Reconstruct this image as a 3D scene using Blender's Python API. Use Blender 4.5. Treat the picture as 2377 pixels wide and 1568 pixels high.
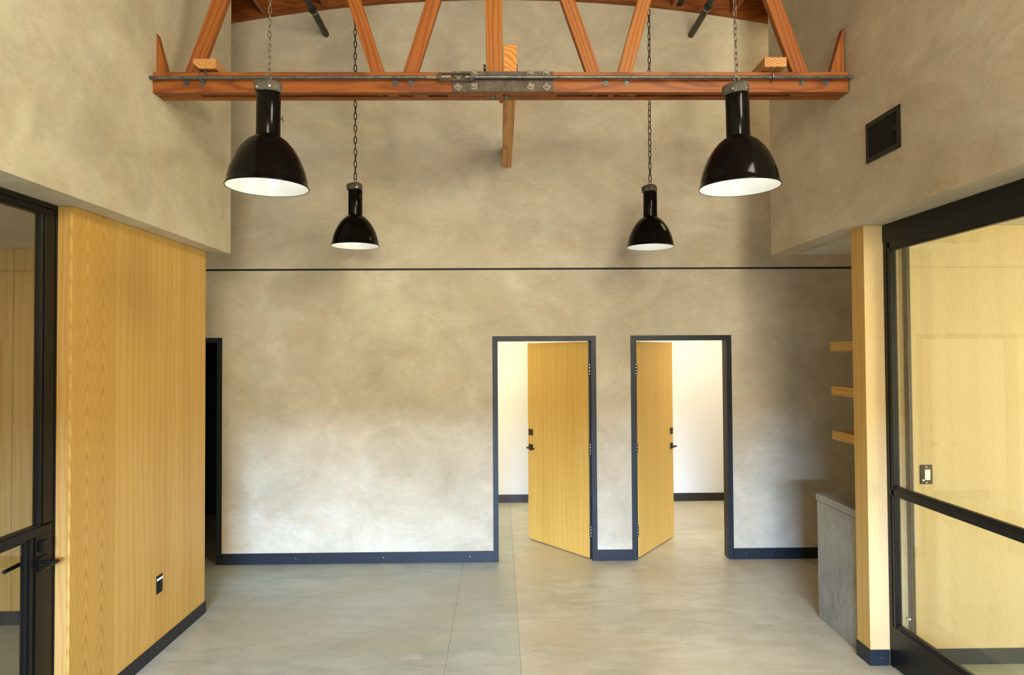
import bpy, bmesh, math, random
from mathutils import Vector, Matrix, Euler
random.seed(7)
PI = math.pi
scene = bpy.context.scene
for o in list(bpy.data.objects): bpy.data.objects.remove(o, do_unlink=True)
COL = scene.collection

# ------------------------------------------------------------------ camera
cd = bpy.data.cameras.new('camera'); cam = bpy.data.objects.new('camera', cd); COL.objects.link(cam)
cd.sensor_fit = 'HORIZONTAL'; cd.sensor_width = 36.0; cd.lens = 36.0 * 1585.0 / 2377.0
cd.clip_start = 0.05; cd.clip_end = 200
yaw, pit, rol = 0.01743, 0.02159, 0.0060
f = Vector((math.sin(yaw) * math.cos(pit), math.cos(yaw) * math.cos(pit), math.sin(pit)))
r = Vector((math.cos(yaw), -math.sin(yaw), 0)); d = -r.cross(f)
r2 = math.cos(rol) * r + math.sin(rol) * d; d2 = -math.sin(rol) * r + math.cos(rol) * d
cam.matrix_world = Matrix(((r2.x, -d2.x, -f.x, 0), (r2.y, -d2.y, -f.y, 0), (r2.z, -d2.z, -f.z, 2.0), (0, 0, 0, 1)))
scene.camera = cam

# ------------------------------------------------------------------ world, lights, exposure
w = bpy.data.worlds.new('sky'); scene.world = w; w.use_nodes = True
bg = w.node_tree.nodes['Background']; bg.inputs[0].default_value = (0.85, 0.9, 1.0, 1); bg.inputs[1].default_value = 0.15
vs = scene.view_settings; vs.view_transform = 'Standard'; vs.look = 'None'; vs.gamma = 1; vs.exposure = 0.0
try: vs.use_curve_mapping = False
except Exception: pass

def area(name, loc, aim, sx, sy, power, colr, spread=180):
    l = bpy.data.lights.new(name, 'AREA'); l.shape = 'RECTANGLE'; l.size = sx; l.size_y = sy
    l.energy = power; l.color = colr; l.spread = math.radians(spread)
    o = bpy.data.objects.new(name, l); COL.objects.link(o); o.location = loc
    o.rotation_euler = (Vector(aim) - Vector(loc)).to_track_quat('-Z', 'Y').to_euler()
    return o
def point(name, loc, power, colr, rad=0.05):
    l = bpy.data.lights.new(name, 'POINT'); l.energy = power; l.color = colr; l.shadow_soft_size = rad
    o = bpy.data.objects.new(name, l); COL.objects.link(o); o.location = loc
    return o
# open sky strip beyond the front entrance behind the camera: only low parts of the room see it under the header
area('sky_through_front_opening', (-1.2, -14.0, 3.42), (-1.2, 6.5, 3.42), 10.0, 0.9, 15500, (0.39, 0.60, 1.0))
# added warm fill over the entrance, with no window in the wall
area('added_front_fill', (1.6, -5.3, 3.25), (0, 6, 3.3), 3.4, 2.0, 700, (1.0, 0.915, 0.66))
# small roof light over the passage on the right
area('passage_roof_light', (3.5, 6.1, 5.0), (2.2, 6.5, 3.6), 0.6, 0.7, 13, (1.0, 0.80, 0.48))
# added fill by the right upper wall, no window there; brightens the left
area('added_side_fill', (2.24, 1.2, 4.4), (-2.2, 4.6, 3.8), 2.0, 1.0, 190, (1.0, 0.93, 0.74))
# street side windows of the two glazed offices
area('right_office_window', (5.9, 1.2, 1.55), (-2.2, 4.0, 3.3), 3.4, 2.3, 240, (1.0, 0.93, 0.62))
area('left_office_window', (-5.9, 1.5, 1.6), (-2.2, 4.6, 1.4), 2.4, 2.0, 26, (1.0, 0.84, 0.62))
# ceiling lamps of the two back offices
area('back_office_left_lamp', (-0.1, 7.9, 2.72), (-0.1, 7.9, 0), 1.1, 1.1, 38, (1.0, 0.91, 0.66))
area('back_office_right_lamp', (2.5, 7.9, 2.72), (2.5, 7.9, 0), 1.1, 1.1, 43, (1.0, 0.90, 0.74))

# ------------------------------------------------------------------ materials
def new_mat(name):
    m = bpy.data.materials.new(name); m.use_nodes = True
    nt = m.node_tree; b = nt.nodes['Principled BSDF']
    return m, nt, b
def N(nt, t, **kw):
    n = nt.nodes.new(t)
    for k, v in kw.items():
        if k.startswith('i_'):
            key = k[2:]
            key = int(key) if key.isdigit() else key.replace('_', ' ')
            n.inputs[key].default_value = v
        else: setattr(n, k, v)
    return n
def L(nt, a, b): nt.links.new(a, b)
def simple(name, colr, rough=0.5, metal=0.0, spec=0.5, coat=0.0):
    m, nt, b = new_mat(name)
    b.inputs['Base Color'].default_value = (*colr, 1); b.inputs['Roughness'].default_value = rough
    b.inputs['Metallic'].default_value = metal; b.inputs['Specular IOR Level'].default_value = spec
    b.inputs['Coat Weight'].default_value = coat
    return m
def ramp(nt, fac, stops):
    r_ = nt.nodes.new('ShaderNodeValToRGB'); e = r_.color_ramp.elements
    while len(e) > 1: e.remove(e[-1])
    e[0].position = stops[0][0]; e[0].color = (*stops[0][1], 1)
    for p, c in stops[1:]:
        q = e.new(p); q.color = (*c, 1)
    L(nt, fac, r_.inputs[0]); return r_.outputs[0]
def mathn(nt, op, a, b=None, c=None):
    n = nt.nodes.new('ShaderNodeMath'); n.operation = op
    for i, v in enumerate((a, b, c)):
        if v is None: continue
        if isinstance(v, (int, float)): n.inputs[i].default_value = v
        else: L(nt, v, n.inputs[i])
    return n.outputs[0]
def mix(nt, fac, a, b, mode='MIX'):
    n = nt.nodes.new('ShaderNodeMix'); n.data_type = 'RGBA'; n.blend_type = mode
    for s, v in ((0, fac), (6, a), (7, b)):
        if isinstance(v, (int, float)): n.inputs[s].default_value = v
        elif isinstance(v, tuple): n.inputs[s].default_value = (*v, 1)
        else: L(nt, v, n.inputs[s])
    return n.outputs[2]
def noise(nt, vec, scale, detail=4, rough=0.55, dist=0.0):
    n = nt.nodes.new('ShaderNodeTexNoise'); n.inputs['Scale'].default_value = scale
    n.inputs['Detail'].default_value = detail; n.inputs['Roughness'].default_value = rough
    n.inputs['Distortion'].default_value = dist
    L(nt, vec, n.inputs['Vector']); return n.outputs['Fac']
def mapped(nt, vec, scale=(1, 1, 1), loc=(0, 0, 0), rot=(0, 0, 0)):
    n = nt.nodes.new('ShaderNodeMapping'); n.inputs['Scale'].default_value = scale
    n.inputs['Location'].default_value = loc; n.inputs['Rotation'].default_value = rot
    L(nt, vec, n.inputs['Vector']); return n.outputs[0]
def bump(nt, b, h, strength, dist=0.01):
    n = nt.nodes.new('ShaderNodeBump'); n.inputs['Strength'].default_value = strength
    n.inputs['Distance'].default_value = dist
    L(nt, h, n.inputs['Height']); L(nt, n.outputs[0], b.inputs['Normal'])

def plaster(name, a, bcol, c):
    m, nt, b = new_mat(name)
    geo = N(nt, 'ShaderNodeNewGeometry').outputs['Position']
    n1 = noise(nt, geo, 0.9, 5, 0.6, 0.6)
    n2 = noise(nt, mapped(nt, geo, (1.6, 1.6, 2.0), rot=(0.3, 0.5, 0)), 1.1, 6, 0.62, 1.4)
    n3 = noise(nt, mapped(nt, geo, (1, 1, 2.0), rot=(0.4, 0.5, 0.3)), 7, 5, 0.7, 2.0)
    mixv = mathn(nt, 'ADD', mathn(nt, 'MULTIPLY', n1, 0.45), mathn(nt, 'ADD', mathn(nt, 'MULTIPLY', n2, 0.38), mathn(nt, 'MULTIPLY', n3, 0.17)))
    colr = ramp(nt, mixv, [(0.36, a), (0.5, bcol), (0.63, c)])
    # thin trowel streaks
    st = noise(nt, mapped(nt, geo, (2.2, 2.2, 9), rot=(0.12, 0.3, 0)), 1.6, 4, 0.6, 3.0)
    fine = noise(nt, geo, 45, 3, 0.6)
    pat = ramp(nt, noise(nt, geo, 0.7, 2), [(0.5, (0, 0, 0)), (0.62, (1, 1, 1))])
    sm = ramp(nt, st, [(0.52, (0, 0, 0)), (0.60, (1, 1, 1))])
    k = mathn(nt, 'MULTIPLY', mathn(nt, 'MULTIPLY', sm, pat), 0.16)
    colr = mix(nt, k, colr, c)
    speck = ramp(nt, noise(nt, mapped(nt, geo, (1, 1, 1.6)), 14, 3, 0.5, 1.0), [(0.70, (0, 0, 0)), (0.76, (1, 1, 1))])
    colr = mix(nt, mathn(nt, 'MULTIPLY', speck, 0.25), colr, tuple(x * 0.72 for x in a))
    hue = ramp(nt, noise(nt, mapped(nt, geo, (1, 1, 1.3), loc=(5, 2, 9)), 3.0, 5, 0.65, 1.0), [(0.38, (1.0, 0.965, 0.93)), (0.5, (1, 1, 1)), (0.62, (0.965, 1.0, 0.985))])
    colr = mix(nt, 1.0, colr, hue, 'MULTIPLY')
    wr = noise(nt, mapped(nt, geo, (1.0, 1.0, 2.4), rot=(0.2, 0.35, 0.1)), 5.0, 7, 0.72, 1.6)
    ridge = mathn(nt, 'SUBTRACT', 1.0, mathn(nt, 'MULTIPLY', mathn(nt, 'ABSOLUTE', mathn(nt, 'SUBTRACT', wr, 0.5)), 26.0))
    ridge = mathn(nt, 'MULTIPLY', mathn(nt, 'MAXIMUM', ridge, 0.0), ramp(nt, noise(nt, geo, 1.4, 3, 0.6), [(0.48, (0, 0, 0)), (0.60, (1, 1, 1))]))
    colr = mix(nt, mathn(nt, 'MULTIPLY', ridge, 0.16), colr, tuple(x * 0.62 for x in a))
    L(nt, colr, b.inputs['Base Color'])
    b.inputs['Roughness'].default_value = 0.62; b.inputs['Specular IOR Level'].default_value = 0.35
    h = mathn(nt, 'ADD', mathn(nt, 'ADD', mathn(nt, 'MULTIPLY', n3, 0.5), mathn(nt, 'MULTIPLY', ridge, -0.12)), mathn(nt, 'ADD', mathn(nt, 'MULTIPLY', st, 0.5), mathn(nt, 'MULTIPLY', fine, 0.08)))
    bump(nt, b, h, 0.30, 0.02)
    return m
M = {}
M['plaster'] = plaster('troweled_plaster', (0.44, 0.375, 0.262), (0.565, 0.492, 0.36), (0.69, 0.62, 0.48))
M['office'] = simple('office_paint', (0.86, 0.84, 0.78), 0.8)
M['ceil_white'] = plaster('soffit_plaster', (0.60, 0.57, 0.50), (0.66, 0.63, 0.56), (0.72, 0.69, 0.62))

def concrete(name, dark, mid, light, rough=0.33, scale=1.0, objvar=0.5, warm=(0.42, 0.34, 0.22)):
    m, nt, b = new_mat(name)
    geo = N(nt, 'ShaderNodeNewGeometry').outputs['Position']
    oi = N(nt, 'ShaderNodeObjectInfo').outputs['Random']
    n1 = noise(nt, geo, 0.75 * scale, 5, 0.6, 0.5)
    n2 = noise(nt, mapped(nt, geo, (1.0, 2.4, 1.0)), 3.2 * scale, 6, 0.65, 0.8)
    sp = noise(nt, geo, 90, 2, 0.6)
    v = mathn(nt, 'ADD', mathn(nt, 'MULTIPLY', n1, 0.5), mathn(nt, 'MULTIPLY', n2, 0.5))
    colr = ramp(nt, v, [(0.38, dark), (0.5, mid), (0.62, light)])
    wm = ramp(nt, noise(nt, mapped(nt, geo, (1, 1, 1), loc=(3.1, 7.7, 0)), 0.9 * scale, 3, 0.6), [(0.42, (0, 0, 0)), (0.68, (1, 1, 1))])
    wm = mathn(nt, 'MULTIPLY', wm, mathn(nt, 'ADD', 0.25, mathn(nt, 'MULTIPLY', oi, objvar)))
    colr = mix(nt, wm, colr, warm)
    colr = mix(nt, 0.18, colr, ramp(nt, sp, [(0.3, (0.2, 0.2, 0.18)), (0.7, (0.6, 0.6, 0.56))]))
    spots = ramp(nt, noise(nt, mapped(nt, geo, (1, 2.2, 1)), 6.5, 2, 0.5, 0.6), [(0.73, (0, 0, 0)), (0.78, (1, 1, 1))])
    colr = mix(nt, mathn(nt, 'MULTIPLY', spots, 0.35), colr, tuple(x * 0.55 for x in dark))
    L(nt, colr, b.inputs['Base Color'])
    rr = mathn(nt, 'ADD', rough - 0.08, mathn(nt, 'MULTIPLY', n2, 0.22)); L(nt, rr, b.inputs['Roughness'])
    bump(nt, b, mathn(nt, 'ADD', n2, mathn(nt, 'MULTIPLY', sp, 0.15)), 0.10, 0.01)
    return m
M['floor'] = concrete('polished_concrete', (0.31, 0.345, 0.27), (0.43, 0.465, 0.38), (0.56, 0.585, 0.50), warm=(0.47, 0.415, 0.245))
M['patch'] = concrete('patch_concrete', (0.42, 0.43, 0.38), (0.54, 0.55, 0.50), (0.62, 0.62, 0.58), scale=4)
M['floor_warm'] = concrete('warm_polished_concrete', (0.40, 0.375, 0.25), (0.56, 0.525, 0.37), (0.68, 0.65, 0.50), objvar=0.6, warm=(0.58, 0.45, 0.25))
M['counter'] = concrete('cast_concrete', (0.17, 0.165, 0.12), (0.26, 0.255, 0.19), (0.38, 0.37, 0.29), 0.5, 2.2, 0.1, (0.30, 0.26, 0.16))

def wood(name, light, mid, dark, axis='Z', freq=9.0, cath=0.0, half=0.11, off=0.0, fibre=150, rough=0.45, coat=0.0, contrast=1.0, across='Y', warp=0.35, blotch=None):
    """grain runs along `axis`; cath>0 bends the growth lines into cathedral arches mirrored every `half` metres"""
    m, nt, b = new_mat(name)
    tc = N(nt, 'ShaderNodeTexCoord').outputs['Object']
    sep = N(nt, 'ShaderNodeSeparateXYZ'); L(nt, tc, sep.inputs[0])
    l = sep.outputs[axis]; u = sep.outputs[across]
    third = [a for a in 'XYZ' if a not in (axis, across)][0]
    v = sep.outputs[third]
    oi = N(nt, 'ShaderNodeObjectInfo').outputs['Random']
    rnd = mathn(nt, 'MULTIPLY', oi, 13.0)
    def comb(su, sl, sv=None):
        c = N(nt, 'ShaderNodeCombineXYZ')
        L(nt, mathn(nt, 'ADD', mathn(nt, 'MULTIPLY', u, su), rnd), c.inputs[0])
        L(nt, mathn(nt, 'MULTIPLY', v, su if sv is None else sv), c.inputs[1])
        L(nt, mathn(nt, 'ADD', mathn(nt, 'MULTIPLY', l, sl), rnd), c.inputs[2]); return c.outputs[0]
    wv = noise(nt, comb(5.0, 0.7), 1.0, 3, 0.5)
    fine = noise(nt, comb(fibre, 1.6), 1.0, 3, 0.6)
    low = noise(nt, comb(6.0, 0.35), 1.0, 3, 0.55)
    if cath > 0:
        pp = mathn(nt, 'PINGPONG', mathn(nt, 'ADD', u, off), half)
        pc = pp
        q = mathn(nt, 'MULTIPLY', mathn(nt, 'POWER', mathn(nt, 'ABSOLUTE', pc), 1.7), cath)
        ph = mathn(nt, 'ADD', mathn(nt, 'MULTIPLY', l, 1.0), q)
        ph = mathn(nt, 'ADD', mathn(nt, 'MULTIPLY', ph, freq), mathn(nt, 'MULTIPLY', wv, warp * 6))
    else:
        ph = mathn(nt, 'ADD', mathn(nt, 'MULTIPLY', u, freq * 9), mathn(nt, 'ADD', mathn(nt, 'MULTIPLY', v, freq * 7), mathn(nt, 'MULTIPLY', wv, warp * 16)))
    s = mathn(nt, 'MULTIPLY', mathn(nt, 'ADD', mathn(nt, 'SINE', mathn(nt, 'MULTIPLY', ph, 2 * PI)), 1.0), 0.5)
    s = mathn(nt, 'POWER', s, 2.2)
    g = mathn(nt, 'ADD', mathn(nt, 'MULTIPLY', s, 0.42 * contrast), mathn(nt, 'ADD', mathn(nt, 'MULTIPLY', fine, 0.38 * contrast), mathn(nt, 'MULTIPLY', low, 0.50)))
    colr = ramp(nt, g, [(0.25, light), (0.55, mid), (0.95, dark)])
    if blotch:
        bl = ramp(nt, noise(nt, comb(9.0, 1.3), 1.0, 2, 0.5), [(0.62, (0, 0, 0)), (0.75, (1, 1, 1))])
        colr = mix(nt, mathn(nt, 'MULTIPLY', bl, 0.35), colr, blotch)
    L(nt, colr, b.inputs['Base Color'])
    b.inputs['Roughness'].default_value = rough; b.inputs['Specular IOR Level'].default_value = 0.4
    b.inputs['Coat Weight'].default_value = coat; b.inputs['Coat Roughness'].default_value = 0.25
    bump(nt, b, mathn(nt, 'ADD', mathn(nt, 'MULTIPLY', fine, 0.6), mathn(nt, 'MULTIPLY', s, 0.3)), 0.12, 0.004)
    return m
OL, OM, OD = (0.60, 0.365, 0.098), (0.50, 0.272, 0.052), (0.33, 0.15, 0.02)
M['oak'] = wood('oak_veneer', OL, OM, OD, freq=1.6, contrast=0.30, warp=0.16)
M['oak_x'] = wood('oak_veneer_front', OL, OM, OD, freq=1.6, contrast=0.30, warp=0.16, across='X')
M['oak_return_shaded'] = wood('oak_veneer_return_shaded', (0.50, 0.29, 0.085), (0.42, 0.225, 0.05), (0.28, 0.13, 0.022), freq=2.4, contrast=0.5, across='X')  # return veneer colour darkened to stand in for the shade on it
M['oak_cath'] = wood('oak_veneer_cathedral', OL, OM, OD, freq=8.0, cath=34.0, half=0.076, off=0.012, contrast=0.62, warp=0.26)
M['oak_cathx'] = wood('oak_veneer_cathedral_front', (0.67, 0.49, 0.245), (0.59, 0.405, 0.175), (0.46, 0.285, 0.105), freq=7.0, cath=16.0, half=0.14, off=0.06, contrast=0.22, across='X', warp=0.3)
M['oak_door'] = wood('oak_door_veneer', (0.80, 0.50, 0.12), (0.70, 0.40, 0.07), (0.52, 0.27, 0.035), freq=1.5, contrast=0.28, warp=0.16, across='X')
M['oak_y'] = wood('oak_shelf', OL, OM, OD, axis='Y', across='Z', freq=4, contrast=0.8)
FL, FM, FD = (0.34, 0.105, 0.012), (0.255, 0.066, 0.006), (0.13, 0.027, 0.003)
M['fir_x'] = wood('fir_chord', FL, FM, FD, axis='X', across='Z', freq=1.8, contrast=0.9, warp=0.6, fibre=90, rough=0.52, coat=0.06, blotch=(0.16, 0.05, 0.015))
M['fir_z'] = wood('fir_web', FL, FM, FD, axis='Z', across='X', freq=3.6, contrast=0.7, warp=0.35, rough=0.52, coat=0.06, blotch=(0.2, 0.06, 0.015))
M['fir_y'] = wood('fir_joist', (0.40, 0.14, 0.028), (0.30, 0.09, 0.016), (0.16, 0.04, 0.008), axis='Y', across='Z', freq=3.2, contrast=0.9, coat=0.15)
M['fir_pale'] = wood('fir_pale', (0.66, 0.38, 0.14), (0.55, 0.27, 0.08), (0.36, 0.14, 0.035), axis='Y', across='Z', freq=5.5, contrast=1.3, warp=0.5)
M['fir_light'] = wood('fir_light', (0.42, 0.155, 0.018), (0.33, 0.105, 0.009), (0.20, 0.052, 0.005), axis='Z', across='X', freq=4.2, contrast=0.9, rough=0.52, coat=0.06)
M['plank'] = wood('roof_plank', (0.40, 0.13, 0.035), (0.28, 0.08, 0.02), (0.15, 0.035, 0.01), axis='X', across='Y', freq=2.5, contrast=0.9)

def dark_metal(name, colr, rough, metal=0.0, spec=0.5):
    m, nt, b = new_mat(name)
    geo = N(nt, 'ShaderNodeNewGeometry').outputs['Position']
    n = noise(nt, geo, 18, 4, 0.6)
    L(nt, mathn(nt, 'ADD', rough - 0.06, mathn(nt, 'MULTIPLY', n, 0.12)), b.inputs['Roughness'])
    b.inputs['Base Color'].default_value = (*colr, 1); b.inputs['Metallic'].default_value = metal
    b.inputs['Specular IOR Level'].default_value = spec
    return m
M['frame'] = dark_metal('door_frame_paint', (0.013, 0.018, 0.025), 0.42, spec=0.3)
M['black'] = dark_metal('black_steel', (0.006, 0.006, 0.005), 0.34, spec=0.22)
M['base'] = dark_metal('baseboard_paint', (0.013, 0.015, 0.018), 0.45, spec=0.3)
M['enamel'] = simple('black_enamel', (0.004, 0.0035, 0.003), 0.12, 0, 0.13, 0.0)
M['enamel_white'] = simple('white_enamel', (0.88, 0.89, 0.86), 0.2)
M['reveal'] = simple('black_reveal', (0.004, 0.004, 0.004), 0.7)
M['chrome'] = simple('bright_metal', (0.75, 0.73, 0.68), 0.28, 1.0)
M['bronze'] = simple('dark_bronze', (0.035, 0.027, 0.020), 0.4, 0.4)
M['white'] = simple('white_plastic', (0.85, 0.86, 0.88), 0.4)
def cast(name, a, bcol, rough, metal):
    m, nt, b = new_mat(name)
    geo = N(nt, 'ShaderNodeTexCoord').outputs['Object']
    n = noise(nt, geo, 22, 5, 0.7, 0.5)
    L(nt, ramp(nt, n, [(0.35, a), (0.65, bcol)]), b.inputs['Base Color'])
    b.inputs['Roughness'].default_value = rough; b.inputs['Metallic'].default_value = metal
    bump(nt, b, noise(nt, geo, 60, 4, 0.7), 0.25, 0.003)
    return m
M['cast'] = cast('cast_aluminium', (0.06, 0.052, 0.036), (0.125, 0.11, 0.08), 0.65, 0.3)
M['steel'] = cast('weathered_steel_plate', (0.055, 0.035, 0.025), (0.12, 0.09, 0.07), 0.6, 0.2)
M['rod'] = cast('grey_steel_rod', (0.07, 0.075, 0.07), (0.17, 0.17, 0.15), 0.42, 0.6)
M['bolt'] = cast('galvanised_bolt', (0.15, 0.115, 0.075), (0.30, 0.25, 0.18), 0.55, 0.3)
M['chain'] = cast('chain_steel', (0.10, 0.085, 0.06), (0.22, 0.19, 0.15), 0.35, 0.8)
M['pipe'] = simple('black_pipe', (0.014, 0.015, 0.010), 0.45)
def glass(name, tint):
    m, nt, b = new_mat(name); nt.nodes.remove(b)
    out = nt.nodes['Material Output']
    t = N(nt, 'ShaderNodeBsdfTransparent'); t.inputs[0].default_value = (*tint, 1)
    g = N(nt, 'ShaderNodeBsdfGlossy'); g.inputs['Roughness'].default_value = 0.0
    ge = N(nt, 'ShaderNodeNewGeometry'); dp = nt.nodes.new('ShaderNodeVectorMath'); dp.operation = 'DOT_PRODUCT'
    L(nt, ge.outputs['Incoming'], dp.inputs[0]); L(nt, ge.outputs['Normal'], dp.inputs[1])
    cc = mathn(nt, 'ABSOLUTE', dp.outputs['Value'])
    fr = mathn(nt, 'ADD', 0.04, mathn(nt, 'MULTIPLY', mathn(nt, 'POWER', mathn(nt, 'SUBTRACT', 1.0, cc), 5.0), 0.96))
    mx = N(nt, 'ShaderNodeMixShader')
    L(nt, fr, mx.inputs[0]); L(nt, t.outputs[0], mx.inputs[1]); L(nt, g.outputs[0], mx.inputs[2])
    L(nt, mx.outputs[0], out.inputs[0]); return m
M['glass'] = glass('clear_glass', (0.965, 0.975, 0.96))
M['bulb'], nt_, b_ = new_mat('lit_bulb')
b_.inputs['Emission Color'].default_value = (1.0, 0.93, 0.82, 1); b_.inputs['Emission Strength'].default_value = 5.0

# ------------------------------------------------------------------ helpers
def tag(o, label=None, cat=None, group=None, kind=None):
    if label: o['label'] = label
    if cat: o['category'] = cat
    if group: o['group'] = group
    if kind: o['kind'] = kind
    return o
def thing(name, loc, label=None, cat=None, group=None, kind=None, rot=(0, 0, 0)):
    o = bpy.data.objects.new(name, None); COL.objects.link(o); o.location = loc; o.rotation_euler = rot
    o.empty_display_size = 0.1
    return tag(o, label, cat, group, kind)
def origin(p):
    v = Vector((0, 0, 0))
    while p is not None: v = v + p.location; p = p.parent
    return v
def link_mesh(name, bm, mat, parent=None, smooth=False, local=False):
    """bm is in world coordinates unless local; vertices are moved into the parent's frame"""
    if parent is not None and not local:
        bmesh.ops.translate(bm, verts=bm.verts, vec=-origin(parent))
    bmesh.ops.recalc_face_normals(bm, faces=bm.faces)
    me = bpy.data.meshes.new(name); bm.to_mesh(me); bm.free()
    if smooth:
        for p in me.polygons: p.use_smooth = True
    me.materials.append(mat)
    o = bpy.data.objects.new(name, me); COL.objects.link(o); o.parent = parent
    return o
def bx(bm, x0, x1, y0, y1, z0, z1, bev=0.0):
    vs_ = [bm.verts.new((x, y, z)) for x in (x0, x1) for y in (y0, y1) for z in (z0, z1)]
    fs = [(0, 1, 3, 2), (4, 6, 7, 5), (0, 4, 5, 1), (2, 3, 7, 6), (0, 2, 6, 4), (1, 5, 7, 3)]
    faces = [bm.faces.new([vs_[i] for i in q]) for q in fs]
    if bev > 0:
        ed = list({e for f_ in faces for e in f_.edges})
        bmesh.ops.bevel(bm, geom=ed, offset=bev, segments=1, affect='EDGES')
    return bm
def box(name, dims, mat, parent=None, bev=0.0, local=False, **kw):
    o = link_mesh(name, bx(bmesh.new(), *dims, bev), mat, parent, local=local)
    return tag(o, **kw) if kw else o
def boxes(name, lst, mat, parent=None, bev=0.0, local=False, **kw):
    bm = bmesh.new()
    for q in lst: bx(bm, *q, bev)
    o = link_mesh(name, bm, mat, parent, local=local)
    return tag(o, **kw) if kw else o
def tube(bm, a, b, r0, r1=None, seg=12, caps=True):
    a = Vector(a); b = Vector(b); r1 = r0 if r1 is None else r1
    q = (b - a).to_track_quat('Z', 'Y')
    ra = [bm.verts.new(a + q @ Vector((r0 * math.cos(2 * PI * i / seg), r0 * math.sin(2 * PI * i / seg), 0))) for i in range(seg)]
    rb = [bm.verts.new(b + q @ Vector((r1 * math.cos(2 * PI * i / seg), r1 * math.sin(2 * PI * i / seg), 0))) for i in range(seg)]
    for i in range(seg): bm.faces.new((ra[i], ra[(i + 1) % seg], rb[(i + 1) % seg], rb[i]))
    if caps: bm.faces.new(ra[::-1]); bm.faces.new(rb)
    return bm
def path_tube(bm, pts, r_, seg=8, closed=False):
    pts = [Vector(p) for p in pts]; n = len(pts); rings = []
    for i, p in enumerate(pts):
        if closed: t = (pts[(i + 1) % n] - pts[i - 1]).normalized()
        else: t = (pts[min(i + 1, n - 1)] - pts[max(i - 1, 0)]).normalized()
        up = Vector((0, 1, 0)) if abs(t.y) < 0.9 else Vector((1, 0, 0))
        x = t.cross(up).normalized(); y = t.cross(x)
        rings.append([bm.verts.new(p + x * r_ * math.cos(2 * PI * k / seg) + y * r_ * math.sin(2 * PI * k / seg)) for k in range(seg)])
    for i in range(n if closed else n - 1):
        A = rings[i]; B = rings[(i + 1) % n]
        for k in range(seg): bm.faces.new((A[k], A[(k + 1) % seg], B[(k + 1) % seg], B[k]))
    if not closed: bm.faces.new(rings[0][::-1]); bm.faces.new(rings[-1])
    return bm
def lathe(bm, prof, seg=48, mod=None, c=(0, 0, 0)):
    rings = []
    for (r_, z) in prof:
        ring = []
        for i in range(seg):
            a = 2 * PI * i / seg; rr = r_ * (mod(a, z) if mod else 1)
            ring.append(bm.verts.new((c[0] + rr * math.cos(a), c[1] + rr * math.sin(a), c[2] + z)))
        rings.append(ring)
    for A, B in zip(rings, rings[1:]):
        for i in range(seg): bm.faces.new((A[i], A[(i + 1) % seg], B[(i + 1) % seg], B[i]))
    return rings

# ------------------------------------------------------------------ structure
D = 6.565          # back wall face
ZS = 2.803         # soffit height
XL, XR = -2.16, 2.268
# floor slabs, with saw-cut joints
fl = thing('floor', (0, 0, 0), 'grey polished concrete floor with stains and thin joints', 'floor', kind='structure')
base_bm = bx(bmesh.new(), -9, 9, -16, 12, -0.30, -0.012); link_mesh('joint_bed', base_bm, M['counter'], fl)
xs = [-6.6, -2.03, -0.36, 0.12, 2.9, 6.6]; ys = [-5.6, 0.4, 4.62, 9.4]
g = 0.0008
for i in range(len(xs) - 1):
    for j in range(len(ys) - 1):
        box('slab', (xs[i] + g, xs[i + 1] - g, ys[j] + g, ys[j + 1] - g, -0.20, 0.0), M['floor_warm' if i == 3 else 'floor'], fl)

bm = bmesh.new(); rng = random.Random(3)
pp = [( -0.60 + 0.085 * math.cos(a) * (1 + rng.uniform(-.25, .25)), 4.55 + 0.05 * math.sin(a) * (1 + rng.uniform(-.3, .3))) for a in [2 * PI * i / 16 for i in range(16)]]
A_ = [bm.verts.new((x, y, 0.0004)) for x, y in pp]; B_ = [bm.verts.new((x, y, -0.001)) for x, y in pp]
bm.faces.new(A_)
for i in range(16): bm.faces.new((A_[i], B_[i], B_[(i + 1) % 16], A_[(i + 1) % 16]))
tag(link_mesh('repair_patch', bm, M['patch'], fl), 'pale repair patch')
# back wall with three openings
def wall_panels(name, spans, mat, label):
    o = boxes(name, spans, mat, None); return tag(o, label, 'wall', kind='structure')
T = 0.12
wall_panels('wall_back', [
    (-6.6, -3.60, D, D + T, 0, 2.153), (-2.652, -0.074, D, D + T, 0, 2.153), (0.922, 1.256, D, D + T, 0, 2.153),
    (2.234, 6.6, D, D + T, 0, 2.153), (-6.6, 6.6, D, D + T, 2.153, 6.0)], M['plaster'],
    'tan trowelled plaster back wall with three black framed doorways')
box('trim_1', (-4.9, 4.9, D - 0.003, D + 0.01, 2.794, 2.812), M['reveal'], None, label='thin black horizontal reveal line across the back wall', cat='trim', kind='structure')
# upper walls hanging over the glazed offices
wall_panels('wall_left_upper', [(XL - 0.22, XL, -5.6, 5.505, ZS, 6.0)], M['plaster'], 'pale plaster upper wall on the left above the oak panelling')
wall_panels('wall_right_upper', [(XR, XR + 0.22, -5.6, 5.645, ZS, 6.0)], M['plaster'], 'tan plaster upper wall on the right holding the black vent')
tag(box('ceiling_left', (-6.4, XL - 0.22, -5.6, 5.505, ZS, ZS + 0.2), M['ceil_white']), 'flat plaster soffit and office ceiling on the left', 'ceiling', kind='structure')
tag(box('ceiling_right', (XR + 0.22, 6.4, -5.6, 5.645, ZS, ZS + 0.2), M['ceil_white']), 'flat plaster soffit and office ceiling on the right', 'ceiling', kind='structure')
wall_panels('wall_front', [(-6.6, -1.8, -5.8, -5.6, 0, 6.0), (0.9, 6.6, -5.8, -5.6, 0, 6.0), (-1.8, 0.9, -5.8, -5.6, 2.38, 6.0)], M['plaster'], 'front wall behind the viewer with a wide low opening')
wall_panels('wall_left', [(-6.6, -6.4, -5.6, 9.4, 0, 6.0)], M['plaster'], 'outer wall on the far left')
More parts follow.
